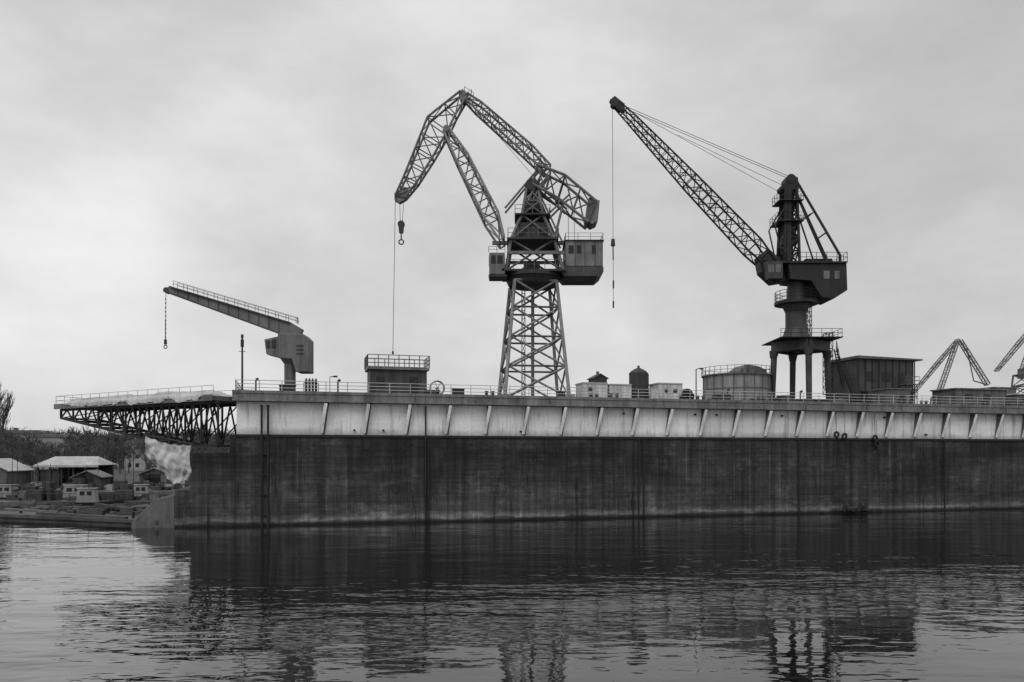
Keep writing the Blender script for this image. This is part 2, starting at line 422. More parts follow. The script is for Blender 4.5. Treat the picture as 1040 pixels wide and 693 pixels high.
part(D.e, 'winch_room', b, 'cranedk', .05)
b = MB(); b.box(D(497.5, 0).x, D(513, 0).x, -3.0, -.9, D(0, 284.5).z, D(0, 263).z); part(D.e, 'driver_cab', b, 'crane', .08)
b = MB()
for x0, x1 in ((499.5, 504), (505.5, 511)): b.box(D(x0, 0).x, D(x1, 0).x, -3.03, -3.003, D(0, 274).z, D(0, 266).z)
b.box(D(497.3, 0).x-.02, D(497.5, 0).x-.003, -2.7, -1.2, D(0, 275).z, D(0, 266).z)
for x0, x1 in ((576, 581), (584, 588.5), (599, 603)): b.box(D(x0, 0).x, D(x1, 0).x, -2.53, -2.503, D(0, 263).z, D(0, 255).z)
part(D.e, 'windows', b, 'glass')
b = MB(); b.box(D(573, 0).x, D(610, 0).x, -2.5, 2.5, D(0, 275.5).z, D(0, 250.5).z); part(D.e, 'machine_house', b, 'crane', .06)
b = MB(); b.prof(D.P([(564, 276), (610.5, 276), (610.5, 281), (605, 285.5), (572, 285.5)]), -2.55, 2.55)
b.box(D(572, 0).x, D(611, 0).x, -2.65, 2.65, D(0, 250.5).z+.003, D(0, 249.5).z)
for x in (582.5, 592, 602): b.box(D(x, 0).x-.04, D(x, 0).x+.04, -2.54, -2.503, D(0, 275).z, D(0, 251).z)
part(D.e, 'house_base', b, 'crane2m', .04)
b = MB()
def rect(d_, x0, x1, y0, y1, py): return [d_(x0, py, y0), d_(x1, py, y0), d_(x1, py, y1), d_(x0, py, y1), d_(x0, py, y0)]
b.rail(rect(D, 573, 610, -2.5, 2.5, 249.5), .8, 1.3, .025, 2); b.rail(rect(D, 511, 573, -2.9, 2.9, 279), 1.1, 1.3, .03, 2)
b.rail(rect(D, 516, 566, -2.6, 2.6, 247.3), 1.1, 1.3, .03, 2); b.rail(rect(D, 523, 558, -1.9, 1.9, 221.5), 1.0, 1.0, .03, 2)
b.rail([D(497, 263, -3), D(513, 263, -3)], .7, 1, .025, 2)
b.rail([D(534, 279.5, -3.4), D(534, 270, -3.4)], .6, 1, .02, 1)
part(D.e, 'platform_railings', b, 'crane')
b = MB(); n = (.891, -.453)
S = [D.mid((510, 247), 5, 2.0, n), D.mid((499, 222), 15, 1.7, n), D.mid((470, 163), 13, 1.2, n), D.mid((453.5, 134), 6, .9, n)]
b.lattice(S[0], S[1], 1, .15, .08); b.lattice(S[1], S[2], 4, .15, .08, alt=1); b.lattice(S[2], S[3], 2, .15, .08)
part(D.e, 'boom', b, 'cranelt')
b = MB()
Q = [((468, 95), (473, 102)), ((452, 108), (463, 119)), ((435, 122), (455, 136)), ((423, 152), (440, 162)), ((411, 181), (424, 187)), ((402, 200), (412, 202))]
HY = [.7, .8, .9, .8, .7, .5]; NP = [1, 1, 2, 2, 2]
for i in range(5): b.lattice(D.sec(Q[i][0], Q[i][1], HY[i]), D.sec(Q[i+1][0], Q[i+1][1], HY[i+1]), NP[i], .14, .07, alt=i)
b.prof(D.P([(401, 197), (414, 192), (413, 203), (406, 207), (401, 204)]), -.4, .4)
b.prof(D.P([(466, 97), (470, 93), (475, 98), (473, 105), (468, 104)]), -.7, .7)
b.tube(D(454, 134, -1.1), D(454, 134, 1.1), .4, n=10)
b.tube(D(478, 100, 0), D(479, 91, 0), .05); b.rail([D(472, 98, -.6), D(481, 104, -.6)], .9, .6, .03, 2)
part(D.e, 'head_jib', b, 'crane')
b = MB(); n = (.66, -.75)
S = [D.mid((473, 99), 5, .7, n), D.mid((486, 110), 9, .8, n), D.mid((536, 154), 11, .9, n), D.mid((556, 174), 9, .9, n)]
b.lattice(S[0], S[1], 1, .13, .065); b.lattice(S[1], S[2], 6, .13, .065); b.lattice(S[2], S[3], 2, .13, .065)
part(D.e, 'rear_tie', b, 'crane')
b = MB()
S = [D.sec((545, 170), (541, 190), 1.0), D.sec((573, 182), (566, 205), 1.4), D.sec((604, 208), (596, 229), 1.5)]
b.lattice(S[0], S[1], 2, .17, .09); b.lattice(S[1], S[2], 2, .17, .09, alt=0)
part(D.e, 'counterweight_lever', b, 'crane')
b = MB(); b.prof(D.P([(597, 204), (608, 207), (606, 228), (600, 231), (594, 226)]), -1.3, 1.3); part(D.e, 'counterweight', b, 'crane', .05)
b = MB()
b.tube(D(401.5, 204), D(399, 357), .032, n=4); b.tube(D(406, 205), D(406.5, 228), .03, n=4); b.tube(D(410, 205), D(408.5, 228), .03, n=4)
b.tube(D(407.5, 228, -.2), D(407.5, 228, .2), .42, n=12); b.prof(D.P([(404.5, 228), (410.5, 228), (409.5, 237), (405.5, 237)]), -.18, .18)
b.tube(D(407.5, 237), D(407.5, 243), .08); b.torus(D(407.5, 246), .28, .08)
b.tube(D(399, 357), D(399, 360), .12)
for x in (577, 583): b.tube(D(x, 212), D(x+.5, 250), .03, n=4)
b.tube(D(473, 100), D(560, 200), .025, n=4)
part(D.e, 'hoist_ropes_and_hook', b, 'cable')

# ------------------------------------------------------------------ dark slewing jib crane
D = Draw('tubular_portal_crane', 813, 7.5)
b = MB(); K = D.K; zt2 = D(0, 357).z
c4 = [(-27*K, .2), (-1.5*K, -3.4), (27*K, -.2), (1.5*K, 3.4)]
for x, y in c4:
    b.tube((x*1.04, y*1.04, .5), (x*.97, y*.97, zt2), .36, .42, n=10); b.box(x*1.04-.7, x*1.04+.7, y*1.04-.45, y*1.04+.45, .04, .75)
    b.tube((x*1.0, y*1.0, zt2-.9), (x*.97, y*.97, zt2), .45, .65, n=10)
for i in range(4):
    p = c4[i]; q = c4[(i+1) % 4]
    b.beam((p[0], p[1], zt2+.55), (q[0], q[1], zt2+.55), .7, 1.3)
    b.beam((p[0]*1.03, p[1]*1.03, .55), (q[0]*1.03, q[1]*1.03, .55), .4, .5)
b.beam((c4[0][0], c4[0][1], zt2+.6), (c4[2][0], c4[2][1], zt2+.6), .8, 1.2); b.beam((c4[1][0], c4[1][1], zt2+.6), (c4[3][0], c4[3][1], zt2+.6), .8, 1.2)
part(D.e, 'portal', b, 'crane2m', .03)
b = MB(); b.box(-30*K, 31*K, -3.9, 3.9, zt2+1.25, zt2+1.35)
b.tube(D(808.5, 310), D(808.5, 307), 2.7, n=20)
b.box(D(790, 0).x, D(853, 0).x, -2.4, 2.4, D(0, 271.5).z, D(0, 270).z)
b.box(D(786, 0).x, D(812, 0).x, -1.7, 1.7, D(0, 228).z, D(0, 227).z); b.box(D(788, 0).x, D(812, 0).x, -1.5, 1.5, D(0, 207).z, D(0, 206).z)
part(D.e, 'platforms', b, 'crane2')
b = MB(); b.tube(D(808.5, 348), D(808.5, 334), 1.9, 1.35, n=20); b.tube(D(808.5, 334), D(808.5, 310), 1.32, n=20); b.tube(D(808.5, 318), D(808.5, 310), 1.33, 1.8, n=20)
b.tube(D(809, 307), D(809, 284), 1.15, n=20)
part(D.e, 'column', b, 'crane2m', smooth=False)
b = MB(); b.prof(D.P([(795, 271.5), (853, 271.5), (854, 298), (840, 307), (828, 305), (818, 289), (797, 287)]), -2.1, 2.1)
b.prof(D.P([(768, 262), (778, 254), (793, 268), (796, 287), (783, 289), (771, 278)]), -1.0, 1.0)
b.prof(D.P([(815, 271), (815, 265), (842, 265), (842, 271)]), -1.2, 1.6)
part(D.e, 'machine_house', b, 'crane2', .06)
b = MB(); b.prof(D.P([(772, 270), (789, 270), (789, 287), (775, 287)]), -2.3, -1.02); part(D.e, 'driver_cab', b, 'crane2m', .05)
b = MB(); b.prof(D.P([(774, 273), (780, 273), (780, 281), (775, 281)]), -2.34, -2.303); b.prof(D.P([(782, 273), (787, 273), (787, 281), (782, 281)]), -2.34, -2.303)
b.box(D(830, 0).x, D(836, 0).x, -2.14, -2.103, D(0, 287).z, D(0, 279).z); b.box(D(841, 0).x, D(846, 0).x, -2.14, -2.103, D(0, 287).z, D(0, 279).z)
part(D.e, 'windows', b, 'crane')
b = MB()
b.lattice(D.sec((793, 271), (808, 271), 1.5), D.sec((796, 190), (807, 190), .8), 6, .2, .11, cross=True)
for dd in (-1, 1):
    b.beam(D(797, 271, dd*1.4), D(799.5, 186, dd*.7), .55, .4)
    b.tube(D(806, 184, dd*.7), D(847, 263, dd*1.9), .17, n=6); b.tube(D(807, 200, dd*.7), D(833, 268, dd*1.6), .11)
    b.tube(D(847, 263, dd*1.9), D(847, 271, dd*1.9), .2)
    b.tube(D(822, 219, dd*1.1), D(806, 228, dd*1.1), .08)
    b.tube(D(791, 262, dd*1.3), D(784, 232, dd*1.2), .1); b.tube(D(784, 232, dd*1.2), D(796, 210, dd*.9), .1)
b.tube(D(822, 219, -1.1), D(822, 219, 1.1), .1); b.tube(D(834, 240, -1.5), D(834, 240, 1.5), .1)
b.prof(D.P([(795, 194), (796, 183), (801, 179), (808, 183), (809, 195)]), -.9, .9)
b.tube(D(801, 184, -1), D(801, 184, 1), .6, n=12); b.tube(D(795, 192, -1), D(795, 192, 1), .45, n=12)
b.prof(D.P([(793, 250), (806, 250), (806, 232), (795, 232)]), -1, 1)
part(D.e, 'mast', b, 'crane2')
b = MB(); dv = Vector((159, 168)).normalized(); n = (dv.y, -dv.x)
S = [D.mid((783, 272), 10, 1.1, n), D.mid((764, 251), 17, 1.1, n), D.mid((700, 184), 14, .9, n), D.mid((642, 122), 8, .6, n), D.mid((625, 105), 6, .4, n)]
b.lattice(S[0], S[1], 2, .13, .07); b.lattice(S[1], S[2], 8, .12, .06); b.lattice(S[2], S[3], 9, .11, .05); b.lattice(S[3], S[4], 2, .1, .05)
b.prof(D.P([(619, 103), (624, 99), (634, 107), (634, 114), (628, 113)]), -.45, .45); b.tube(D(624, 106, -.5), D(624, 106, .5), .5, n=12)
part(D.e, 'boom', b, 'crane2')
b = MB()
for dd in (-.3, .3): b.tube(D(630, 107, dd), D(800, 180, dd), .035, n=4)
b.tube(D(645, 114, .1), D(790, 194, .1), .03, n=4); b.tube(D(688, 137, 0), D(796, 189, 0), .03, n=4)
b.tube(D(622, 106), D(623, 313), .03, n=4)
b.tube(D(622.6, 243), D(622.6, 250), .22, .3, n=10); b.tube(D(622.6, 250), D(622.8, 264), .08)
b.tube(D(623, 285), D(623, 293), .1); b.tube(D(623, 306), D(623, 313), .1)
part(D.e, 'ropes_and_hook', b, 'cable')
b = MB()
cx = D(808.5, 0).x
ring = [Vector((cx+2.6*math.cos(t*math.pi/8), 2.6*math.sin(t*math.pi/8), D(0, 307).z)) for t in range(17)]
b.rail(ring, 1.3, 1.0, .035, 3)
b.rail(rect(D, 792, 853, -2.3, 2.3, 270), 1.15, 1.3, .035, 2); b.rail(rect(D, 786, 812, -1.6, 1.6, 227), 1.0, 1.0, .03, 2); b.rail(rect(D, 788, 812, -1.4, 1.4, 206), 1.0, 1.0, .03, 2)
b.rail([(-30*K, -3.8, zt2+1.35), (30*K, -3.8, zt2+1.35), (30*K, 3.8, zt2+1.35)], 1.0, 1.3, .03, 2)
for dd in (-3.6, -2.9): b.beam(D(846, 395, dd), D(838, 358, dd), .08, .2); b.beam(D(858, 408, dd), D(846, 378, dd), .08, .2)
for i in range(13):
    p = D(846+(838-846)*i/13, 395-37*i/13, 0); b.box(p.x-.15, p.x+.15, -3.6, -2.9, p.z, p.z+.04)
b.rail([D(846, 395, -3.6), D(838, 358, -3.6)], 1.0, 1.0, .035, 2); b.rail([D(858, 408, -3.6), D(846, 378, -3.6)], 1.0, 1.0, .035, 2)
b.lattice([D(842, 400, 1), D(849, 400, 1), D(849, 400, 2), D(842, 400, 2)], [D(842, 337, 1), D(849, 337, 1), D(849, 337, 2), D(842, 337, 2)], 8, .05, .04)
b.lattice([D(819, 345, -.5), D(823, 345, -.5), D(823, 345, .2), D(819, 345, .2)], [D(819, 308, -.5), D(823, 308, -.5), D(823, 308, .2), D(819, 308, .2)], 8, .04, .03)
part(D.e, 'railings_and_stair', b, 'crane2')

# ------------------------------------------------------------------ small deck crane
D = Draw('deck_jib_crane', 295, 4)
b = MB(); b.tube(D(294.5, 401), D(294.5, 364), .58, n=18); b.tube(D(294.5, 370), D(294.5, 365), .6, .95, n=18); b.tube((0, 0, .02), (0, 0, .25), 1.0, n=18)
part(D.e, 'pedestal', b, 'crane3')
b = MB(); b.prof(D.P([(285, 340), (311, 341), (316, 346), (316, 379), (303, 379), (299, 366), (285, 365)]), -1.1, 1.1)
part(D.e, 'machine_house', b, 'crane3', .08)
b = MB(); b.prof(D.P([(271, 346), (284.9, 343), (284.9, 364), (273, 361)]), -.9, .6); part(D.e, 'driver_cab', b, 'crane3', .05)
b = MB(); b.prof(D.P([(272.8, 348), (277, 347), (277.3, 355), (273.5, 355)]), -.93, -.903); b.prof(D.P([(278.3, 346.7), (283, 345.6), (283, 355), (278.6, 355)]), -.93, -.903)
for y in (352, 356, 360): b.box(D(304, 0).x, D(311, 0).x, -1.13, -1.103, D(0, y+1.6).z, D(0, y).z)
part(D.e, 'windows_and_vents', b, 'cranedk')
b = MB(); b.prof(D.P([(170, 293), (174, 291.5), (296, 328), (308, 335), (305, 342.5), (285, 339.5), (172, 298)]), -.35, .35)
part(D.e, 'boom', b, 'crane3', .03)
b = MB(); b.prof(D.P([(174, 291.5), (296, 328), (296, 329.2), (174, 292.7)]), -.6, .6); b.prof(D.P([(172, 297.2), (285, 338.6), (285, 340), (172, 298.6)]), -.45, .45)
b.tube(D(170, 295.5, -.4), D(170, 295.5, .4), .3, n=10)
for i in range(1, 12):
    x = 172+i*10.2; yt = 291.5+(x-174)*36.5/122; yb = 298+(x-172)*41.5/113; b.beam(D(x, yt, -.37), D(x, yb, -.37), .08, .05)
part(D.e, 'boom_flanges', b, 'crane2m')
b = MB(); b.rail([D(178, 292.3, -.5), D(302, 329, -.5)], .6, 1.1, .022, 2); b.rail([D(178, 292.3, .5), D(302, 329, .5)], .6, 1.1, .022, 2)
b.tube(D(302, 329, 0), D(302, 322, 0), .05); b.beam(D(286, 345, -.6), D(316, 345, -.6), .06)
part(D.e, 'boom_railing', b, 'crane2m')
b = MB(); b.tube(D(168.5, 296), D(168, 345), .03, n=4); b.tube(D(168, 325), D(168, 345), .05, n=4); b.tube(D(168, 345), D(168, 350), .15, .17, n=8); b.torus(D(168, 352.5), .17, .05)
for i in range(10): b.tube(D(168.2, 303+i*4.3), D(168.2, 305+i*4.3), .06, n=4)
part(D.e, 'chain_and_hook', b, 'cable')

# ------------------------------------------------------------------ deck mast + poles
def pole(px, top, v, r=.06, kind=0):
    u, p, k = station(px, v); e = empty('signal_mast' if kind else 'lamp_pole', p, TH); h = 7+(462-top)*k-DECK
    b = MB(); b.tube((0, 0, 0), (0, 0, h), r*1.3, r, n=8)
    if kind:
        b.tube((0, 0, h*.8), (0, 0, h*.93), r*2.0, n=8); b.tube((-.3, 0, h*.72), (.3, 0, h*.72), .03); b.box(-.12, .12, -.12, .12, h-.25, h+.1)
    else:
        b.beam((0, 0, h), (.5, -.2, h+.05), .07); b.box(.35, .8, -.3, -.1, h-.05, h+.12)
    b.box(-.2, .2, -.2, .2, .02, .08)
    part(e, 'post', b, 'dark')
pole(246, 341, 1.5, .08, 1); pole(707, 375, 2); pole(335, 383, 6, .03)
e = empty('gas_bottle_rack', deckpt(station(311, 2)[0], 2), TH)
b = MB()
for i in range(4): b.tube((i*.32, 0, .05), (i*.32, 0, 1.4), .13, n=10); b.tube((i*.32, 0, 1.4), (i*.32, 0, 1.62), .13, .04, n=10)
b.rail([(-.25, -.25, 0), (1.2, -.25, 0)], 1.1, 1.4, .03, 2); part(e, 'bottles', b, 'cranedk')

# ------------------------------------------------------------------ cabins
def cabin(name, px, v, w, dp, h, mat, windows=(), roofmat='rim', over=.2, rail=False, door=None, roof_t=.18, rib=0):
    u, p, k = station(px, v); e = empty(name, p, TH)
    b = MB(); b.box(-w/2, w/2, -dp/2, dp/2, .03, h)
    part(e, 'walls', b, mat, .03)
    b = MB(); b.box(-w/2-over, w/2+over, -dp/2-over, dp/2+over, h+.003, h+roof_t); part(e, 'roof', b, roofmat, .02)
    b = MB()
    for (x, z, ww, hh) in windows: b.box(x-ww/2, x+ww/2, -dp/2-.03, -dp/2-.003, z, z+hh)
    if door is not None: b.box(door-.45, door+.45, -dp/2-.04, -dp/2-.003, .1, 2.1)
    if b.v: part(e, 'windows_and_door', b, 'glass')
    if rib:
        b = MB(); n = int(w/rib)
        for i in range(n+1): b.box(-w/2+i*w/n-.03, -w/2+i*w/n+.03, -dp/2-.05, -dp/2-.003, .1, h-.05)
        part(e, 'wall_ribs', b, mat)
    if rail:
        b = MB(); o = over; b.rail([(-w/2-o, -dp/2-o, h+roof_t), (w/2+o, -dp/2-o, h+roof_t), (w/2+o, dp/2+o, h+roof_t), (-w/2-o, dp/2+o, h+roof_t), (-w/2-o, -dp/2-o, h+roof_t)], 1.25, 1.0, .04, 3)
        part(e, 'roof_railing', b, 'raild')
    return e
cabin('control_cabin', 403, 4.0, 6.0, 3.2, 2.75, 'crane2m', [(-1.9, 1.2, .9, .8)], 'rim', .25, True, 1.6, .28)
e = empty('hose_reel', deckpt(station(444, 1.6)[0], 1.6), TH); b = MB()
for y in (-.3, .3): b.torus((0, y, .85), .75, .05)
for i in range(6): t = i*math.pi/3; b.tube((0, -.3, .85), (.7*math.cos(t), -.3, .85+.7*math.sin(t)), .03)
b.tube((0, -.4, .85), (0, .4, .85), .12); b.beam((-.5, -.35, 0), (0, -.35, .85), .08); b.beam((.5, -.35, 0), (0, -.35, .85), .08)
part(e, 'reel', b, 'raild')
cabin('site_container', 600.5, 3.2, 2.9, 2.4, 1.75, 'white', [(-.6, .9, .5, .5)], 'roof', .06, rib=.5)
cabin('site_container', 626, 3.2, 2.6, 2.4, 1.65, 'white', [], 'roof', .06, rib=.5)
cabin('site_container', 676, 3.0, 3.0, 2.4, 1.9, 'white', [(.6, .9, .6, .5), (-.5, .9, .4, .5)], 'roof', .06, rib=.6)
u, p, k = station(607, 5); e = empty('gabled_hut', p, TH); b = MB(); b.prof([(-.85, .03), (.85, .03), (.85, 2.6), (0, 3.05), (-.85, 2.6)], -.8, .8); part(e, 'walls', b, 'crane2m', .02)
b = MB(); b.beam((-1.0, 0, 2.6), (0, 0, 3.15), 1.9, .1); b.beam((1.0, 0, 2.6), (0, 0, 3.15), 1.9, .1); b.box(-.15, .15, -.1, .1, 3.0, 3.5); part(e, 'roof', b, 'shed')
u, p, k = station(648.5, 3.5); e = empty('storage_tank', p, TH); b = MB()
hz = 7+(462-380)*k-DECK; R = 9.6*k
b.tube((0, 0, .05), (0, 0, hz), R, n=24)
for i in range(4): b.tube((0, 0, hz+.18*i), (0, 0, hz+.18*(i+1)), R*math.cos(i*.36), R*math.cos((i+1)*.36), n=24)
part(e, 'shell', b, 'tank')
b = MB()
for z in (.6, 1.5, hz): b.tube((0, 0, z-.05), (0, 0, z+.05), R+.04, n=24)
b.tube((0, 0, hz+.6), (0, 0, hz+.95), .15, n=8); b.tube((R+.1, -.1, 0), (R+.1, -.1, hz), .06)
part(e, 'bands_and_vent', b, 'crane2m')
for px, R in ((697, .55), (700, .4)):
    e = empty('cable_drum', deckpt(station(px, 1.6)[0], 1.6), TH); b = MB()
    for y in (-.3, .3): b.tube((0, y-.04, R*1.3), (0, y+.04, R*1.3), R*1.3, n=18)
    b.tube((0, -.3, R*1.3), (0, .3, R*1.3), R*.8, n=14); part(e, 'drum', b, 'rubber')
cabin('tool_box', 664, 1.5, .9, .7, 1.2, 'white', [], 'roof', .03)

# round tank with railing
u, p, k = station(748, 10.2); e = empty('round_basin_tank', p, TH); b = MB(); hz = 7+(462-383)*k-DECK; R = 4.2
b.tube((0, 0, .04), (0, 0, hz), R, n=40); part(e, 'shell', b, 'cranelt', smooth=False)
b = MB(); b.tube((0, 0, hz+.003), (0, 0, hz+.15), R+.25, n=40); b.tube((0, 0, hz*.55), (0, 0, hz*.55+.12), R+.06, n=40)
for i in range(20): t = i*math.pi/10; b.beam((R*math.cos(t)*1.005, R*math.sin(t)*1.005, .05), (R*math.cos(t)*1.005, R*math.sin(t)*1.005, hz), .1)
part(e, 'rim_and_ribs', b, 'shed')
b = MB(); b.rail([(4.45*math.cos(t*math.pi/16), 4.45*math.sin(t*math.pi/16), hz+.15) for t in range(33)], .95, 1, .03, 2); part(e, 'railing', b, 'raild')
b = MB()
b.prof([(-.5, hz+.16), (3.6, hz+.16), (3.4, hz+.9), (2.4, hz+1.3), (.8, hz+1.5), (-.3, hz+.8)], -1.5, 1.5); b.tube((.2, -1.6, hz+.2), (.4, -1.6, hz+1.4), .3, n=8); b.box(2.2, 3, -1.7, -1.502, hz+.2, hz+1.0)
part(e, 'covered_pump', b, 'shed', .15)

# workshop right
u, p, k = station(884, 11.5); e = empty('workshop_building', p, TH); w = 64*k; h = 7+(462-368)*k-DECK
b = MB(); b.box(-w/2, w/2, -3, 3, .03, h); part(e, 'walls', b, 'crane2m', .03)
b = MB(); b.prof([(-w/2-.3, h+.003), (w/2+1.3, h+.003), (w/2+1.3, h+.2), (-w/2-.3, h+.4)], -3.4, 3.3); part(e, 'roof', b, 'shed', .02)
b = MB()
for x in (-2.6, 0, 2.6): b.box(x-.7, x+.7, -3.03, -3.003, h*.55, h*.75)
b.box(-w/2+.3, -w/2+1.5, -3.04, -3.003, .1, 2.3); part(e, 'windows_and_door', b, 'glass')
b = MB()
for i in range(9): x = -w/2+i*w/8; b.box(x-.06, x+.06, -3.08, -3.003, .1, h-.05)
b.tube((w/2+.2, -3.1, .1), (w/2+.2, -3.1, h), .08); b.tube((2, 0, h+.3), (2, 0, h+.7), .18, n=8)
part(e, 'wall_ribs', b, 'crane2')
cabin('equipment_shed', 905, 5.5, 3.6, 2.8, 2.2, 'shed', [(.5, 1, .8, .6)], 'shed', .15)
u, p, k = station(922, 7); e = empty('access_scaffold', p, TH); b = MB()
b.lattice([(-.8, -.8, 0), (.8, -.8, 0), (.8, .8, 0), (-.8, .8, 0)], [(-.8, -.8, 3.1), (.8, -.8, 3.1), (.8, .8, 3.1), (-.8, .8, 3.1)], 2, .06, .04)
b.box(-1.1, 1.1, -.9, .9, 3.1, 3.2); b.rail([(-1.1, -.9, 3.2), (1.1, -.9, 3.2), (1.1, .9, 3.2)], 1.0, 1, .03, 2); part(e, 'frame', b, 'raild')
cabin('low_workshop', 984, 6.5, 8.4, 4, 2.5, 'shed', [(-2, 1.2, 1.2, .7), (1, 1.2, 1.2, .7)], 'rim', .2, rib=1.2)
cabin('low_workshop', 1040, 7, 7, 4, 2.0, 'shed', [(-2, 1, 1, .7)], 'roof', .2, rib=1.2)
cabin('low_workshop', 1012, 11, 4, 3, 3.3, 'crane', [(-.5, 1.5, 1, .7)], 'rim', .2)
for px, v, w in ((730, 2.5, 2.2), (775, 3, 3.0), (795, 2.2, 1.6), (845, 2.5, 2.4), (868, 3.0, 3.0)):
    u, p, k = station(px, v); e = empty('equipment_pile', p, TH); b = MB()
    for i in range(9):
        x = random.uniform(-w/2, w/2); y = random.uniform(-.7, .7); s = random.uniform(.25, .6); h = random.uniform(.3, 1.0)
        if i % 3: b.box(x-s, x+s, y-s*.6, y+s*.6, .03+i*.003, h)
        else: b.tube((x-s*2, y, h*.6), (x+s*2, y+.2, h*.7), .14, n=8)
    part(e, 'crates_and_pipes', b, random.choice(['crane2m', 'dark', 'shed']), .03)

# ------------------------------------------------------------------ far cranes
def far_crane(apx, apy, Y, scale=1.0):
    D = Draw('distant_harbour_crane', apx, 0, pos=((apx-520)/F*Y, Y, GZ)); s = scale
    def q(x, y): return (apx+x*s, apy+y*s)
    b = MB()
    def bar(a, c, w0, w1, n):
        a = q(*a); c = q(*c); dx = Vector((c[0]-a[0], c[1]-a[1])).normalized(); nr = (dx.y, -dx.x)
        b.lattice(D.mid(a, w0*s, .8, nr), D.mid(c, w1*s, .8, nr), n, .16, .06)
    bar((0, 0), (-22, 26), 1.5, 3, 4); bar((-22, 26), (-46, 55), 3, 1.5, 4)
    bar((-1, 2), (-19, 53), 2, 3, 7); bar((2, 1), (30, 46), 2, 3, 7)
    b.tube(D(*q(9, 9)), D(*q(16, 42)), .2); b.tube(D(*q(16, 42)), D(*q(30, 46)), .2)
    b.lattice(D.sec(q(-20, 58), q(28, 58), 4), D.sec(q(-24, 105), q(32, 105), 5), 4, .3, .16, cross=True)
    b.prof(D.P([q(-18, 52), q(26, 52), q(26, 62), q(-18, 62)]), -3, 3)
    for x in (-24, 32):
        x_ = D(*q(x, 105)).x
        for y in (-5, 5): b.beam((x_, y, 0), (x_, y, D(*q(0, 104)).z), .8)
    part(D.e, 'crane_structure', b, 'far')
far_crane(973, 345, 240); far_crane(1058, 322, 230, 1.0)

# ------------------------------------------------------------------ water, land
wb = MB(); wb.add([(-2500, -60, 0), (2500, -60, 0), (2500, 3500, 0), (-2500, 3500, 0)], [(0, 1, 2, 3)])
part(None, 'water', wb, 'water')
g = MB()
poly = [(-2500, 122), (-90, 122), (-62, 119), (-34, 121), (-30, 150), (-20, 190), (400, 190), (2500, 190), (2500, 3400), (-2500, 3400)]
n = len(poly); g.add([(x, y, GZ) for x, y in poly]+[(x, y, -2) for x, y in poly], [tuple(range(n))]+[(i, n+i, n+(i+1) % n, (i+1) % n) for i in range(n)])
part(None, 'ground', g, 'ground')
e = empty('quay_wall'); b = MB()
for a, c in (((-110, 121.8), (-90, 121.8)), ((-90, 121.8), (-62, 118.8)), ((-62, 118.8), (-34, 120.8))): b.beam((a[0], a[1], GZ-1.0), (c[0], c[1], GZ-1.0), .5, 2.3)
for i in range(16): b.tube((-88+i*3.5, 118.2, -1), (-88+i*3.5, 118.2, GZ-.4+random.uniform(0, .9)), .2, n=8)
part(e, 'wall', b, 'concrete', .05)

e = empty('timber_pontoon'); b = MB()
pl = [(-33.6, 76.2), (-40, 90), (-56, 97), (-95, 104), (-95, 94), (-57, 86)]
m = len(pl); b.add([(x, y, .45) for x, y in pl]+[(x, y, -.6) for x, y in pl], [tuple(range(m)), tuple(range(2*m-1, m-1, -1))]+[(i, (i+1) % m, m+(i+1) % m, m+i) for i in range(m)])
part(e, 'raft', b, 'concrete')
b = MB()
b.beam((-33.8, 76.1, .55), (-57, 85.8, .55), .35, .35); b.beam((-57, 85.8, .55), (-95, 93.8, .55), .35, .35); b.beam((-40.5, 89.7, .6), (-56, 96.7, .6), .35, .35)
for i in range(40):
    x = random.uniform(-62, -40); y = 84+(-x-38)*.42+random.uniform(-1, 6); a = random.uniform(-.6, .3); l = random.uniform(1.5, 6)
    b.beam((x, y, .6), (x+l*math.cos(a), y+l*math.sin(a)*.5, .65+random.uniform(0, .5)), .25, .2)
for i in range(22): x = random.uniform(-62, -42); y = 85+(-x-38)*.42+random.uniform(0, 5); s = random.uniform(.3, .8); b.box(x, x+s*2, y, y+s, .46, .5+s)
b.beam((-50, 84, .8), (-38.5, 79.5, .62), .5, .35); b.beam((-47, 90, 1.4), (-40.5, 88, .7), .4, .3)
part(e, 'timber_baulks', b, 'timber', .02)
b = MB()
for i in range(9):
    x = random.uniform(-60, -41); y = 84+(-x-38)*.42+random.uniform(0, 5); s = random.uniform(.3, .8); b.box(x, x+s*2, y, y+s, .47, .5+s*.7)
b.beam((-56, 88, 1.0), (-49, 86, .8), .4, .2)
part(e, 'pale_crates', b, 'shed', .02)
b = MB()
for i in range(14): b.tube((-36-i*1.5, 78.0+i*.62, -.1), (-36-i*1.5+.3, 78.1+i*.62, -.05), .45, n=10)
for i in range(5): x = -39-i*4; y = 82+i*1.8; b.tube((x, y, .4), (x, y, 1.1), .15, n=8)
part(e, 'bollards', b, 'dark')
e = empty('timber_pontoon'); b = MB(); b.box(-80, -47, 106, 110, -.4, .8); b.box(-47.5, -41, 98, 111, -.4, .6)
part(e, 'raft', b, 'timber', .05)
b = MB(); b.rail([(-80, 106.2, .8), (-47, 106.2, .8)], 1.0, 3, .04, 1)
for i in range(30): x = random.uniform(-77, -48); y = random.uniform(106.5, 109); b.box(x, x+random.uniform(.4, 2.5), y, y+.8, .81, .9+random.uniform(.2, 1.5))
part(e, 'stores', b, 'crane2m')
b = MB()
for i in range(10): x = random.uniform(-77, -48); y = random.uniform(106.5, 109); b.box(x, x+random.uniform(.4, 2.0), y, y+.8, .815, .9+random.uniform(.2, 1.2))
part(e, 'pale_stores', b, 'shed')

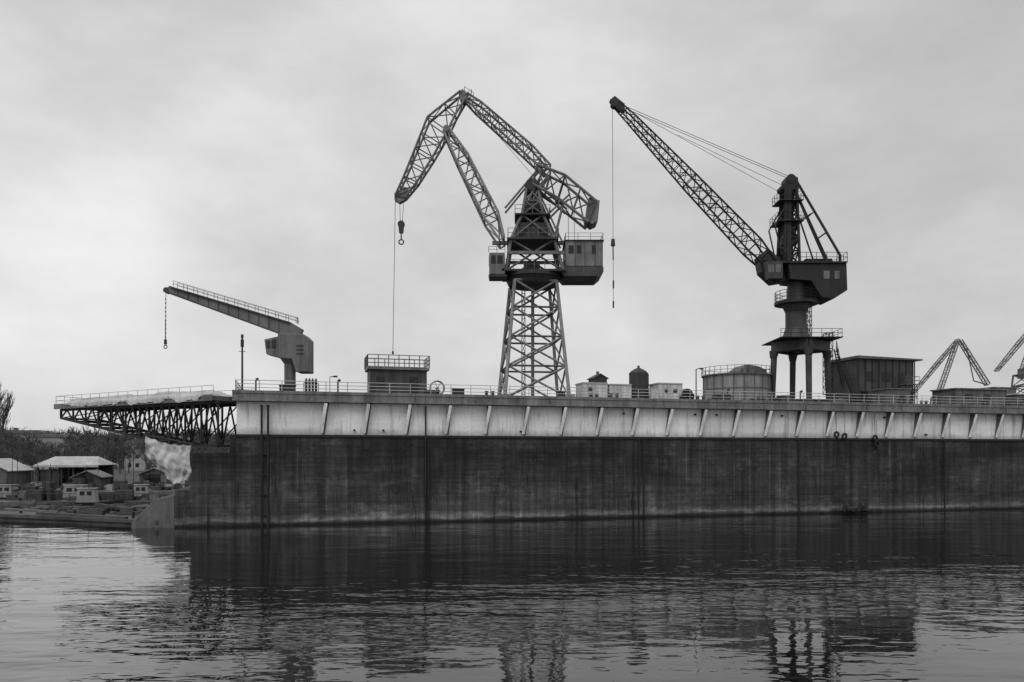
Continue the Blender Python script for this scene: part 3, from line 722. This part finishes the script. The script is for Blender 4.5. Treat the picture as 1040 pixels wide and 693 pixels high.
def boat(x, y, L, rz, cab=True, mat='crane2m'):
    e = empty('work_boat', (x, y, 0), rz); b = MB(); ns = 12; rings = []
    for i in range(ns+1):
        t = i/ns; wv = L*.17*(1-max(0, (t-.45)/.55)**2.2)*(.85+.15*min(1, t*4)); sh = .9+.5*max(0, t-.5)**2*4*.6
        rings.append([(t*L-L/2, -wv, sh), (t*L-L/2, -wv*.8, -.2), (t*L-L/2, wv*.8, -.2), (t*L-L/2, wv, sh), (t*L-L/2, wv*.85, sh-.15), (t*L-L/2, -wv*.85, sh-.15)])
    vs = [p for r in rings for p in r]; fs = []
    for i in range(ns):
        for j in range(6): fs.append((i*6+j, i*6+(j+1) % 6, (i+1)*6+(j+1) % 6, (i+1)*6+j))
    fs.append(tuple(range(6))); b.add(vs, fs); part(e, 'hull', b, mat)
    if cab:
        b = MB(); b.prof([(-L*.28, .8), (L*.06, .8), (L*.02, 2.6), (-L*.26, 2.6)], -L*.1, L*.1); b.box(-L*.28, L*.05, -L*.11, L*.11, 2.603, 2.7); part(e, 'wheelhouse', b, 'farb', .03)
        b = MB(); b.box(-L*.22, -L*.14, -L*.1-.03, -L*.1-.003, 1.8, 2.3); b.box(-L*.1, -L*.02, -L*.1-.03, -L*.1-.003, 1.8, 2.3); b.tube((-L*.1, 0, 2.7), (-L*.1, 0, 4.6), .05); part(e, 'windows_and_mast', b, 'dark')
boat(-61, 113.5, 9, .1); boat(-49, 114, 7, 3.3, False, 'farb'); boat(-72, 115, 8, .05, True, 'dark'); boat(-44.5, 104, 6, 1.2, False, 'dark'); boat(-54, 103, 7, .2, True, 'dark'); boat(-66, 104, 7, .1, False, 'crane'); boat(-53, 115.5, 6, .3, True, 'crane2m')

def shed(name, x, y, w, dp, he, hr, mat, rmat, openf=False):
    e = empty(name, (x, y, GZ), .12); b = MB()
    if openf:
        for i in range(6): b.box(-w/2+i*w/5-.12, -w/2+i*w/5+.12, -dp/2, -dp/2+.24, 0, he)
        b.box(-w/2, w/2, dp/2-.2, dp/2, 0, he); b.box(-w/2, -w/2+w*.35, -dp/2+.3, dp/2-.3, 0, he*.8)
    else:
        b.prof([(-w/2, 0), (w/2, 0), (w/2, he), (0, hr), (-w/2, he)], -dp/2, dp/2)
    part(e, 'walls', b, mat)
    b = MB(); o = .5
    if openf:
        b.add([(-w/2-o, -dp/2-o, he), (w/2+o, -dp/2-o, he), (w/2+o, dp/2+o, he), (-w/2-o, dp/2+o, he), (-w/2+w*.12, 0, hr), (w/2-w*.12, 0, hr)],
          [(0, 1, 5, 4), (3, 4, 5, 2), (0, 4, 3), (1, 2, 5), (0, 3, 2, 1)])
        b.box(-w/2-o, w/2+o, -dp/2-o-.1, -dp/2-o-.003, he-.35, he)
    else:
        for s in (-1, 1): b.beam((s*(w/2+o), 0, he-.1), (0, 0, hr+.12), dp+1, .15)
    part(e, 'roof', b, rmat)
    b = MB()
    if not openf:
        b.box(-.9, .9, -dp/2-.04, -dp/2-.003, 0, 2.3); b.box(-w/2+.6, -w/2+1.8, -dp/2-.04, -dp/2-.003, 1.2, 2.2)
    else:
        for i in range(8): xx = -w/2+random.uniform(.5, w-1); b.box(xx, xx+random.uniform(.4, 1.2), -dp/2+.5, -dp/2+1.5, 0, random.uniform(.5, 1.8))
    part(e, 'doors_and_stores', b, 'glass')
shed('boat_shed', -86, 133, 7, 8, 3.0, 4.8, 'shed', 'roof'); shed('open_boathouse', -77, 141, 9.5, 8, 3.8, 5.3, 'crane2m', 'roof', True)
shed('boat_shed', -62, 140, 5, 5, 2.2, 3.2, 'shed', 'rim'); shed('boat_shed', -56, 148, 7, 6, 2.4, 3.4, 'crane2m', 'roof'); shed('boat_shed', -102, 155, 12, 8, 3.2, 4.6, 'shed', 'rim'); shed('boat_shed', -69, 131, 4, 4, 2.0, 2.9, 'crane2m', 'rim')
e = empty('quayside_stores'); b = MB(); b2 = MB()
for i in range(120):
    x = random.uniform(-92, -42); y = random.uniform(122.5, 134); s = random.uniform(.3, 1.1); (b if i % 5 else b2).box(x, x+s*random.uniform(1, 2.4), y, y+s, GZ+.004, GZ+s*random.uniform(.6, 1.8))
for i in range(24):
    x = random.uniform(-90, -44); y = random.uniform(121.5, 128); a = random.uniform(-.5, .5); b.beam((x, y, GZ+.3), (x+3*math.cos(a), y+1, GZ+random.uniform(.3, 1.6)), .15, .15)
part(e, 'crates', b, 'crane2m'); part(e, 'pale_crates', b2, 'farb')
e = empty('mooring_masts'); b = MB()
for i in range(36):
    x = random.uniform(-86, -44); y = random.uniform(112, 134); b.tube((x, y, -.5), (x+random.uniform(-.2, .2), y, random.uniform(3.5, 8.5)), .07, .03, n=5)
    if i % 3 == 0: b.tube((x, y, 4), (x+2, y, 3.7), .03, n=4)
part(e, 'masts', b, 'dark')

# hill + apartment blocks
e = empty('wooded_hill'); b = MB(); nx = 400
for j in range(4):
    for i in range(nx+1):
        x = -900+i*(1700/nx); hh = 21+5*noise.noise(Vector((x*.006, 0, 1)))+2.5*noise.noise(Vector((x*.05, 0, 3)))+2.4*noise.noise(Vector((x*.25, j, 3)))
        b.v.append((x, 560+j*45, GZ+hh*(0, .85, 1, .8)[j]*(1 if x < 50 else .7)))
for j in range(3):
    for i in range(nx): a = j*(nx+1)+i; b.f.append((a, a+1, a+nx+2, a+nx+1))
part(e, 'slope', b, 'hill')
for x, y, w, h, fl in ((-158, 275, 11, 11.5, 3), (-183, 300, 16, 13.5, 4), (-133, 285, 7, 9.5, 3), (-112, 262, 9, 10.5, 3)):
    e = empty('apartment_block', (x, y, GZ), .1); b = MB(); b.box(-w/2, w/2, -5, 5, 0, h); part(e, 'walls', b, 'farb')
    b = MB(); b.prof([(-w/2-.4, h+.003), (w/2+.4, h+.003), (w/2-1, h+1.2), (-w/2+1, h+1.2)], -5.4, 5.4); b.box(-w/4, -w/4+.6, -1, 1, h+1.0, h+2.2); part(e, 'roof', b, 'shed')
    b = MB()
    for f in range(fl):
        for i in range(int(w/2.6)): b.box(-w/2+1+i*2.6, -w/2+2.2+i*2.6, -5.05, -5.003, 1.2+f*3.1, 2.6+f*3.1)
    part(e, 'windows', b, 'glass')

# bare trees
def tree_mesh(seed, h, narrow=.5, depth=6, rmin=.05):
    rnd = random.Random(seed); b = MB()
    def grow(p, d, l, r, k):
        q = p+d*l; b.tube(p, q, r, r*.7, n=4 if k > 3 else 3)
        if k == 0: return
        for i in range(3):
            a = Vector((rnd.uniform(-1, 1), rnd.uniform(-1, 1), rnd.uniform(-.2, .6))).normalized()
            nd = (d+a*narrow*rnd.uniform(.6, 1.2)+Vector((0, 0, .15))).normalized(); st = p.lerp(q, rnd.uniform(.55, 1.0))
            grow(st, nd, l*rnd.uniform(.65, .88), max(rmin, r*.58), k-1)
    grow(Vector((0, 0, 0)), Vector((0, 0, 1)), h*.28, h*.018, depth)
    zm = max(v[2] for v in b.v); k = h/zm; b.v = [(x*k, y*k, z*k) for x, y, z in b.v]
    me = bpy.data.meshes.new('bare_tree'); me.from_pydata(b.v, [], b.f); me.materials.append(M['bark']); return me
tm = [tree_mesh(i, 14.0, .85, 5, .05) for i in range(5)]
e = empty('distant_trees')
for i in range(190):
    if i < 125: y = random.uniform(285, 380); x = random.uniform(-.68, -.33)*y
    else: y = random.uniform(165, 250); x = random.uniform(-.68, -.36)*y
    o = bpy.data.objects.new('tree_%d' % i, random.choice(tm)); sc.collection.objects.link(o); o.parent = e; o.location = (x, y, GZ-.1)
    s = random.uniform(.85, 1.3) if i < 125 else random.uniform(.45, .85); o.scale = (s*1.1, s*1.1, s); o.rotation_euler = (0, 0, random.uniform(0, 6))
tall = tree_mesh(33, 24, .38, 6)
for x, y, s in ((-129.5, 200, 1.0), (-137, 208, 1.05)):
    o = bpy.data.objects.new('tall_poplar_tree', tall); sc.collection.objects.link(o); o.location = (x, y, GZ-.1); o.scale = (s*.8, s*.8, s); o.rotation_euler = (0, 0, x)

# ------------------------------------------------------------------ sky and light
w = bpy.data.worlds.new('World'); sc.world = w; w.use_nodes = True; nt = w.node_tree; bg = nt.nodes['Background']
sky = nn(nt, 'ShaderNodeTexSky'); sky.sky_type = 'NISHITA'; sky.sun_disc = False
el, az = math.radians(48), math.radians(205)
sky.sun_elevation = el; sky.sun_rotation = az; sky.dust_density = 5
bwn = nn(nt, 'ShaderNodeRGBToBW'); nt.links.new(sky.outputs[0], bwn.inputs[0])
co = nn(nt, 'ShaderNodeTexCoord').outputs['Generated']
sp = nn(nt, 'ShaderNodeSeparateXYZ'); nt.links.new(co, sp.inputs[0])
cl1 = rng(nt, noi(nt, co, (1, 1, 2.0), 1.9, 5, .5, (.3, 0, .2)), .32, .68, .78, 1.18)
cl2 = rng(nt, noi(nt, co, (1, 1, 2.0), 4, 6, .6, (2, 1, 0)), .3, .7, .88, 1.10)
cie = rng(nt, sp.outputs[2], .45, 1.0, 1.0, 1.6)
c = mth(nt, 'MULTIPLY', mth(nt, 'MULTIPLY', cl1, cl2), cie)
c = mth(nt, 'MULTIPLY', c, 7.1)
c = mth(nt, 'ADD', mth(nt, 'MULTIPLY', c, .94), mth(nt, 'MULTIPLY', mth(nt, 'MINIMUM', bwn.outputs[0], 12.0), .06))
cc = nn(nt, 'ShaderNodeCombineColor')
for i in range(3): nt.links.new(c, cc.inputs[i])
nt.links.new(cc.outputs[0], bg.inputs[0]); bg.inputs[1].default_value = .1
sun = bpy.data.lights.new('sun', 'SUN'); sun.energy = 1.2; sun.angle = math.radians(35); sun.color = (1, .995, .99)
so = bpy.data.objects.new('sun', sun); sc.collection.objects.link(so)
dirv = Vector((math.sin(az)*math.cos(el), math.cos(az)*math.cos(el), math.sin(el)))
so.rotation_euler = dirv.to_track_quat('Z', 'Y').to_euler(); so.location = (0, -20, 60)

cam = bpy.data.cameras.new('camera'); co_ = bpy.data.objects.new('camera', cam); sc.collection.objects.link(co_)
co_.location = (0, 0, CAMH); co_.rotation_euler = (math.radians(90), 0, 0); cam.lens = 28; cam.sensor_width = 36; cam.shift_y = .111; cam.clip_end = 6000; cam.clip_start = .5
sc.camera = co_
sc.view_settings.view_transform = 'Standard'; sc.view_settings.look = 'None'; sc.view_settings.exposure = 0
